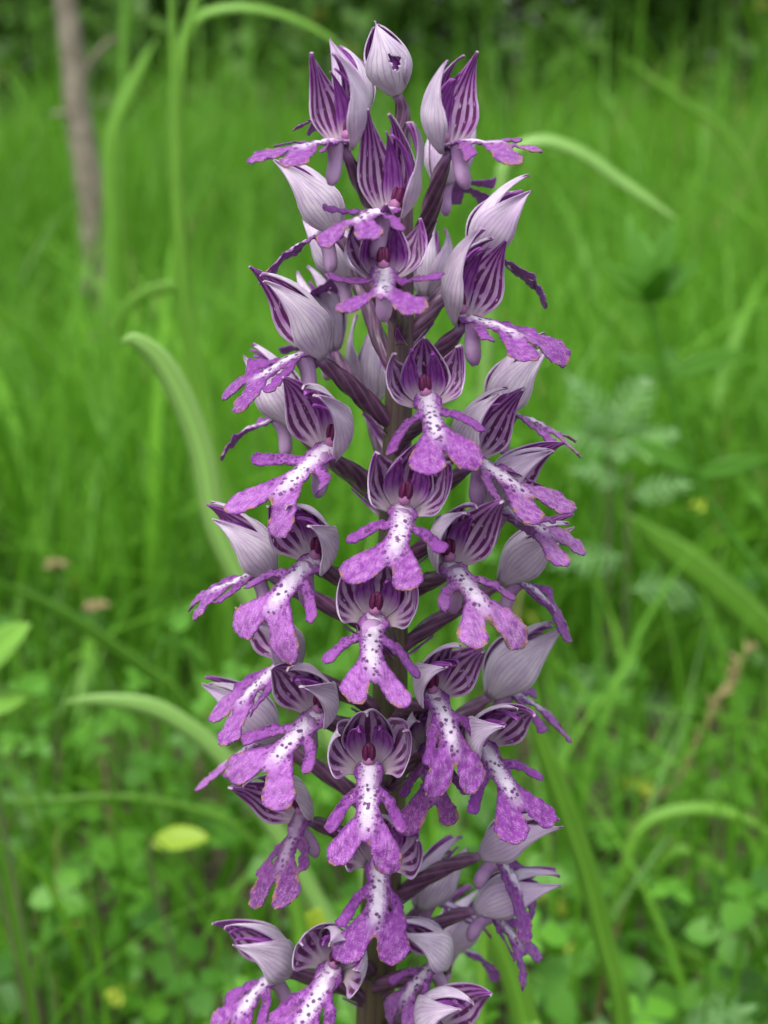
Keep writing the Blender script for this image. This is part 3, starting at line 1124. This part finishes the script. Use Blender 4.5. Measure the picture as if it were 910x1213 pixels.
SHRUBS = [(-2.3, 4.6, 1.7, 1.8, 'dark leafy shrub behind the sapling trunk, at the meadow edge'),
          (-1.05, 5.0, 1.6, 1.5, 'broad dense shrub right of the sapling trunk at the meadow edge'),
          (0.15, 5.5, 1.6, 1.6, 'pale loose shrub standing behind the top bud of the orchid'),
          (1.2, 5.0, 1.5, 1.5, 'dark green shrub with gaps behind the long arching blade'),
          (2.3, 4.7, 1.6, 1.9, 'tall shrub at the edge beyond the whorled weed'),
          (-3.4, 5.6, 1.8, 2.2, 'tall dark shrub outermost on the sapling side of the hedge'),
          (3.5, 5.6, 1.8, 2.2, 'tall dark shrub outermost on the whorled weed side'),
          (0.7, 6.6, 2.2, 2.3, 'tall dark shrub in the second row of the hedge'),
          (-1.3, 6.7, 2.4, 2.4, 'wide dark shrub in the second row behind the sapling'),
          (2.4, 6.7, 2.2, 2.4, 'wide dark shrub in the second row past the weed'),
          (-0.4, 8.0, 3.0, 2.8, 'big shrub in the rear row behind the orchid top'),
          (-2.9, 8.0, 3.0, 2.8, 'big shrub in the rear row on the sapling side'),
          (2.0, 8.0, 3.0, 2.8, 'big shrub in the rear row on the weed side')]
for i, (x, y, w, h, lab) in enumerate(SHRUBS):
    shrub(x, y, w, h, 6500, lab, 50 + i)

# ------------------------------------------------------------------ sapling trunk on the left
def sapling():
    y = 1.50
    pts = [at(x, yy, y) for x, yy in ((128, 470), (118, 330), (108, 230), (92, 130), (82, 30))]
    b = Vector((pts[0].x + .004, y, -0.01))
    top = pts[-1] + Vector((-0.03, 0, .35))
    top2 = top + Vector((0.02, 0.03, .5))
    root = empty('sapling', b, 'slim sapling with a bare grey brown trunk rising from the grass', 'tree')
    path = spline([b] + pts + [top, top2], 40)
    V, F, UV = tube([p - b for p in path], [0.0195 * (1 - 0.55 * i / 39) * (1 + .05 * math.sin(i * 1.9)) for i in range(40)], 14)
    build('trunk', V, F, BARK, UV, parent=root)
    for (x0, y0, x1, y1) in ((96, 95, 150, 40), (84, 40, 40, -60), (98, 160, 60, 135)):
        p0, p1 = at(x0, y0, y), at(x1, y1, y - 0.02)
        V, F, UV = tube([q - b for q in spline([p0, p0.lerp(p1, .5) + Vector((0, 0, .01)), p1], 8)], [0.005 * (1 - .1 * i) for i in range(8)], 7)
        build('branch', V, F, BARK, UV, parent=root)
    rs = np.random.default_rng(5)
    n = 1400
    c = np.array(top2 - b) + rs.normal(0, 1, (n, 3)) * np.array([.22, .22, .22]) - np.array([0, 0, .05])
    d = rs.normal(0, 1, (n, 3)); d /= np.linalg.norm(d, axis=1)[:, None]
    s = np.cross(rs.normal(0, .4, (n, 3)) + np.array([0, 0, 1.]), d); s /= np.linalg.norm(s, axis=1)[:, None]
    ln = rs.uniform(.03, .05, n)
    V, F, T = leaf_quads(c, d, s, np.cross(d, s), ln, ln * .6, rs.uniform(.2, .8, n))
    big_mesh('crown', V, F, HEDGE, T).parent = root


sapling()


# ------------------------------------------------------------------ single grass blades that stand out
def blade(label, pts, y, width, tint=0.5, y_tip=None, name='grass_blade', mat=None, roll=0.35, fold=0.25, group=None, cat='grass blade'):
    """pts run from the tip down in pixels; the foot goes on down to the ground"""
    n = len(pts)
    y_tip = y if y_tip is None else y_tip
    W = [at(px, py, y_tip + (y - y_tip) * i / max(1, n - 1)) for i, (px, py) in enumerate(pts)]
    d = (W[-1] - W[-2]).normalized()
    if W[-1].z > 0.015:
        z = W[-1].z
        m = W[-1] + Vector((d.x * z * .25, 0.01, -z * .5))
        f = W[-1] + Vector((d.x * z * .35, 0.02, -z - 0.004))
        W += [m, f]
    foot = W[-1].copy()
    foot.z = 0
    P = spline(W, 34)
    V, UV = [], []
    for i, p in enumerate(P):
        t = i / 33
        tg = (P[min(33, i + 1)] - P[max(0, i - 1)]).normalized()
        view = (CAMLOC - p).normalized()
        s0 = tg.cross(Vector((0, -1, 0.25))).normalized()
        s = (s0 * math.cos(roll) + tg.cross(s0) * math.sin(roll)).normalized()
        nn = tg.cross(s).normalized()
        w = width * (min(1, t / 0.22) ** .7) * (1 - 0.35 * max(0, t - .5)) + 0.0002
        for j in range(5):
            u = j / 2 - 1
            V.append(p + s * (u * w / 2) + nn * (abs(u) * fold * w / 2) - foot)
            UV.append((j / 4, t))
    o = shell(name, np.array([tuple(v) for v in V]), grid_faces(5, 34), np.array(UV), 0.00022, mat or BLADE, mat or BLADE, None,
              {'tint': np.full(len(V), tint)})
    o.location = foot
    return tag(o, label, cat, group)


blade('broad pale grass blade arching over left of the orchid', [(143, 405), (160, 403), (190, 428), (220, 485), (240, 545), (254, 620), (285, 690), (335, 780), (395, 880), (430, 1000)], .13, .0056, .95, roll=.25, mat=PALE)
blade('tall upright grass blade standing between the sapling and orchid', [(200, -140), (202, 0), (206, 130), (208, 250), (220, 370), (240, 460), (256, 560), (290, 650), (345, 760), (400, 900)], .36, .0052, .65, roll=.6)
blade('grass blade leaning against the tall upright blade', [(250, -60), (225, 20), (212, 70), (206, 140), (209, 220), (222, 400), (250, 540), (290, 640), (350, 780), (410, 900)], .38, .0064, .75)
blade('thin grass blade bowing over at the top near the hedge', [(420, 70), (385, 40), (330, 15), (270, 8), (225, 30), (212, 110), (212, 250), (232, 430), (256, 560), (295, 660), (350, 780), (420, 900)], .42, .0045, .7)
blade('bright grass blade slanting behind the tall upright blade', [(185, 45), (160, 90), (135, 145), (128, 200), (132, 300)], .85, .011, .7)
blade('dark upright grass blade beside the sapling branch', [(150, -90), (147, 20), (145, 100), (142, 230)], 1.0, .009, .35)
blade('long pale grass blade arching beside the upper flowers', [(805, 262), (775, 240), (735, 212), (690, 180), (640, 165), (600, 190), (588, 280)], .33, .0046, .6, mat=PALE)
blade('pale thin blade slanting across the dark shrub', [(735, 65), (775, 95), (815, 125), (860, 160), (900, 240)], 1.1, .0065, .9)
blade('light green blade bending beside the clover, tip drooping', [(75, 832), (120, 830), (175, 838), (215, 858), (260, 895), (310, 960), (370, 1060), (410, 1150)], .20, .0056, .9, roll=.2, mat=PALE)
blade('long dull blade lying slantwise over the clover', [(0, 690), (50, 716), (110, 752), (170, 795), (215, 835)], .36, .0075, .3, roll=.7)
blade('broad dull green blade slanting beside the grey-green lobed plant', [(745, 610), (790, 650), (840, 690), (890, 735), (940, 790)], .55, .0180, .5, roll=.3)
blade('bright green blade rising beside the lowest right flowers', [(612, 800), (640, 880), (668, 960), (695, 1040), (715, 1120), (735, 1210)], .13, .0060, .5, roll=.7)
blade('broad bright blade at the foot of the orchid', [(572, 1085), (592, 1120), (608, 1160), (622, 1213), (632, 1260)], .10, .0062, .7)
blade('narrow pale stalk beside the broad bright blade', [(574, 1080), (573, 1120), (571, 1160), (568, 1213), (566, 1270)], .09, .0022, .9)
blade('mid green blade close behind the orchid stem', [(515, 1090), (522, 1140), (528, 1200), (530, 1260)], .12, .0050, .65)
blade('blade rising left of the orchid foot', [(335, 1000), (345, 1060), (356, 1110), (362, 1190)], .14, .0040, .6)
blade('narrow blade crossing the lower clover', [(5, 890), (30, 950), (65, 1010), (105, 1070), (140, 1130)], .35, .0035, .75)
blade('horizontal thin blade over the clover', [(-20, 950), (60, 950), (140, 946), (230, 960), (300, 1000)], .30, .0030, .55)
blade('upright blade in the dark corner of the clover', [(30, 1000), (22, 1050), (10, 1100), (-5, 1160)], .34, .0070, .6)
blade('long blade slanting up by the whorled weed', [(930, 540), (895, 585), (850, 640), (815, 720)], .85, .0095, .5, roll=.6)
blade('curved blade arching over low beside the toothed leaf', [(930, 1000), (880, 968), (820, 958), (760, 980), (735, 1050)], .30, .0045, .6)
blade('blade slanting down past the toothed leaf', [(770, 1100), (800, 1125), (840, 1150), (890, 1200)], .30, .0060, .55)
blade('faint long blade curving above the whorled weed', [(700, 350), (720, 372), (745, 400), (765, 450), (775, 520)], .9, .0095, .85)
blade('pale blade bending above the sapling foot', [(135, 395), (150, 365), (180, 345), (215, 345), (228, 400)], .55, .0055, .8)
blade('slim blade leaning over the dark soil corner', [(905, 1060), (870, 1040), (835, 1020), (800, 1010)], .36, .0045, .5)


# ------------------------------------------------------------------ lobed grey-green plant, whorled weed, loose leaves
def lobed_leaf(parent, base, direction, normal, ln, seed, tint=.5, mat=None, pairs=6):
    rs = np.random.default_rng(seed)
    st = [(0, 0, .25, 0, 10, .25)]
    for k in range(pairs):
        s = 1.6 + k * 7.6 / pairs
        l = 3.3 * math.sin(math.pi * (0.22 + 0.68 * (k + .5) / pairs))
        for sg in (-1, 1):
            st.append((0, s, .30, sg * l, s + 1.2 + rs.uniform(-.2, .5), .20))
    st.append((0, 9, .8, 0, 10.6, .25))
    px, py, T, dep = outline_mesh(st, 0.22, .2, .05, 1.5, seed)
    k = ln / 10
    d = Vector(direction).normalized()
    nrm = Vector(normal)
    nrm = (nrm - d * nrm.dot(d)).normalized()
    s = d.cross(nrm)
    droop = rs.uniform(.02, .05)
    V = [base + d * (y * k) + s * (x * k) + nrm * ((-droop * y * y - .03 * x * x + .12 * math.sin(x * 2 + y)) * k) for x, y in zip(px, py)]
    F = [tuple(t) for t in T]
    return shell('leaf', np.array([tuple(v) for v in V]), F, np.column_stack([px, py]) / 10, 0.0003, mat or LOBED, mat or LOBED, parent,
                 {'tint': np.clip(tint + .25 * np.sin(py * 1.3), 0, .9)})


def lobed_plant(label, stem_px, y, leaves, r=0.0022):
    P = [at(px, py, y) for px, py in stem_px]
    foot = P[-1].copy(); foot.z = 0
    foot.x += 0.004
    root = empty('lobed_plant', foot, label, 'plant', 'grey-green lobed plants')
    path = spline(P + [foot + Vector((0, 0, -.004))], 26)
    V, F, UV = tube([p - foot for p in path], [r * (0.5 + 0.5 * i / 25) for i in range(26)], 8)
    build('stem', V, F, TWIG, UV, parent=root)
    for k, (px, py, dx, dz, dy, ln, tn) in enumerate(leaves):
        p = at(px, py, y) - foot
        lobed_leaf(root, p, (dx, dy, dz), (0, -.55, 1), ln * .62, int(px * 3 + py), tn)
    return root


lobed_plant('grey-green plant with deeply lobed leaves on an upright brownish stem', [(745, 560), (742, 680), (738, 800), (730, 940)], .60,
            [(744, 575, -.8, .55, -.2, .045, .8), (744, 590, .8, .5, -.3, .05, .7), (742, 660, -.9, .2, -.3, .06, .6), (741, 700, .95, .3, -.2, .075, .65),
             (738, 800, -1, .05, -.3, .06, .35), (737, 830, 1, .1, -.3, .06, .4), (731, 935, -.9, .15, -.4, .055, .55), (731, 925, 1, .2, -.4, .065, .5),
             (730, 950, .3, -.1, -1, .05, .5)])
lobed_plant('young pale lobed rosette standing below the whorled weed', [(725, 520), (722, 600)], .62,
            [(725, 520, -.4, 1, -.1, .06, .9), (725, 520, .3, 1, -.2, .06, .85), (725, 525, -1, .5, -.3, .05, .8), (725, 530, 1, .6, -.3, .055, .85), (725, 530, 0, .4, -1, .05, .9)])
lobed_plant('low toothed plant with a wide leaf at the dark soil corner', [(800, 1240), (798, 1260)], .22,
            [(800, 1240, .2, .55, -.3, .045, .55), (800, 1240, -.9, .5, -.1, .04, .5), (800, 1240, .9, .3, .1, .045, .5)])


def whorl_weed():
    y = .38
    px = [(768, 355), (778, 400), (795, 470), (825, 560), (860, 625), (910, 700)]
    P = [at(a, b, y) for a, b in px]
    foot = Vector((P[-1].x + .03, y + .02, 0))
    root = empty('whorled_weed', foot, 'slender weed with a whorl of upright narrow leaves on a leaning stem', 'plant')
    path = spline(P + [foot + Vector((-.012, 0, .10)), foot + Vector((0, 0, -.004))], 34)
    V, F, UV = tube([p - foot for p in path], [0.0011 + 0.0004 * i / 33 for i in range(34)], 8)
    build('stem', V, F, WEED, UV, {'tint': np.full(len(V), .35)}, parent=root)

    def lf(p, d, ln, w, tn):
        d = Vector(d).normalized()
        s = d.cross(Vector((0, -1, .2))).normalized()
        nn = s.cross(d)
        V, UV = [], []
        for i in range(12):
            t = i / 11
            ww = w * math.sin(math.pi * (0.08 + 0.92 * t) ** .9) + .0002
            c = p + d * (ln * t) + nn * (-.25 * ln * t * t)
            for j in range(5):
                u = j / 2 - 1
                V.append(c + s * u * ww / 2 + nn * abs(u) * ww * .12)
                UV.append((j / 4, t))
        shell('leaf', np.array([tuple(v) for v in V]), grid_faces(5, 12), np.array(UV), .0002, WEED, WEED, root, {'tint': np.full(len(V), tn)})
    top = P[0] - foot
    for dx, dy, dz, ln in ((-.25, 0, 1, .032), (.3, -.1, 1, .030), (-.7, -.3, .6, .022), (.8, .1, .6, .026), (.1, -.8, .5, .02), (0, .5, 1, .03)):
        lf(top, (dx, dy, dz), ln, .0085, random.uniform(.3, .6))
    mid = at(790, 445, y) - foot
    for dx, dy, dz, ln in ((1, -.1, .35, .032), (-.9, -.2, .4, .02), (.2, .7, .5, .02)):
        lf(mid, (dx, dy, dz), ln, .007, .4)
    low = at(826, 562, y) - foot
    for dx, dy, dz, ln in ((-1, -.1, .6, .03), (.9, -.3, .3, .028)):
        lf(low, (dx, dy, dz), ln, .007, .35)


whorl_weed()


def round_leaf(label, px, py, y, ln, w, direction, mat, tint=.5):
    """a single oval leaf on its own stalk from the ground"""
    p = at(px, py, y)
    foot = Vector((p.x + .004, p.y + .01, 0))
    d = Vector(direction).normalized()
    s = d.cross(Vector((0, -.6, 1))).normalized()
    nn = s.cross(d)
    root = empty('leafy_seedling', foot, label, 'plant', 'single bright leaves')
    V, UV = [], []
    for i in range(12):
        t = i / 11
        ww = w * max(0.0, math.sin(math.pi * (0.05 + 0.95 * t))) ** .75 + .0003
        c = p - d * (ln * .5) + d * (ln * t) + nn * (-.18 * ln * t * t)
        for j in range(7):
            u = j / 3 - 1
            V.append(c + s * u * ww / 2 + nn * abs(u) * ww * .1 - foot)
            UV.append((j / 6, t))
    shell('leaf', np.array([tuple(v) for v in V]), grid_faces(7, 12), np.array(UV), .0003, mat, mat, root, {'tint': np.full(len(V), tint)})
    b = p - d * (ln * .5) - foot
    V, F, UV = tube(bez(Vector((0, 0, -.003)), Vector((0, 0, b.z * .5)), b - d * .01, b + d * .002, 9), [.0009] * 9, 7)
    build('stalk', V, F, TWIG, UV, parent=root)


round_leaf('yellow-green leaf behind the lowest front flower', 372, 1096, .15, .009, .0065, (.2, -.2, 1), LIME, .9)
round_leaf('lime green oval leaf lying above the clover', 212, 992, .26, .019, .009, (1, -.2, .3), LIME, .5)
round_leaf('pale rounded leaf poking up at the clover edge, upper of two', -2, 768, .24, .024, .013, (.6, -.2, .8), BLADE, .9)
round_leaf('pale rounded leaf poking up at the clover edge, lower of two', -8, 832, .24, .020, .012, (.8, -.3, .4), BLADE, .85)
round_leaf('small lime leaf low between the clover, near the soil', 148, 1175, .32, .020, .016, (.5, -.6, .4), WEED, .9)
round_leaf('bright leaf under the lime green oval leaf', 165, 1040, .32, .026, .018, (-.6, -.5, .5), WEED, .9)


def seed_head():
    y = .40
    P = [at(a, b, y) for a, b in ((884, 772), (866, 806), (842, 845), (822, 885), (803, 925))]
    foot = Vector((P[-1].x - .02, y + .02, 0))
    root = empty('dry_grass_head', foot, 'dry yellowish brown grass seed head leaning beside the lobed plant', 'grass')
    path = spline(P + [foot + Vector((.006, 0, .04)), foot + Vector((0, 0, -.003))], 30)
    V, F, UV = tube([p - foot for p in path], [.0007] * 30, 6)
    build('stalk', V, F, STRAW, UV, {'tint': np.full(len(V), .5)}, parent=root)
    rs = np.random.default_rng(3)
    for k in range(46):
        t = k / 46 * .52
        p = path[int(t * 29)]
        q = path[int(t * 29) + 1]
        d = ((p - q).normalized() + Vector(rs.normal(0, .35, 3))).normalized()
        c = p - foot
        V, F, UV = tube([c, c + d * .002, c + d * .0045, c + d * .006], [.0003, .0009, .0007, .0001], 6)
        build('spikelet', V, F, STRAW, UV, {'tint': np.full(len(V), rs.uniform(.2, .9))}, parent=root)


seed_head()


def withered_flower(label, px, py, y):
    p = at(px, py, y)
    foot = Vector((p.x + .006, p.y + .015, 0))
    root = empty('withered_flower', foot, label, 'plant', 'withered flowers over the clover')
    V, F, UV = tube(bez(Vector((0, 0, -.003)), Vector((0, 0, p.z * .6)), p - foot - Vector((0, 0, .01)), p - foot, 9), [.0006] * 9, 6)
    build('stalk', V, F, TWIG, UV, parent=root)
    rs = np.random.default_rng(int(px))
    for k in range(14):
        d = Vector(rs.normal(0, 1, 3)).normalized()
        d.z = abs(d.z) * .6
        c = p - foot
        V, F, UV = tube([c, c + d * .003, c + d * .0055, c + d * .007], [.0006, .0013, .0011, .0002], 6)
        build('petal', V, F, STRAW, UV, {'tint': np.full(len(V), rs.uniform(.0, .6))}, parent=root)


withered_flower('small tan withered flower head above the clover, lower of two', 114, 720, .50)
withered_flower('small tan withered flower head above the clover, upper of two', 66, 670, .62)
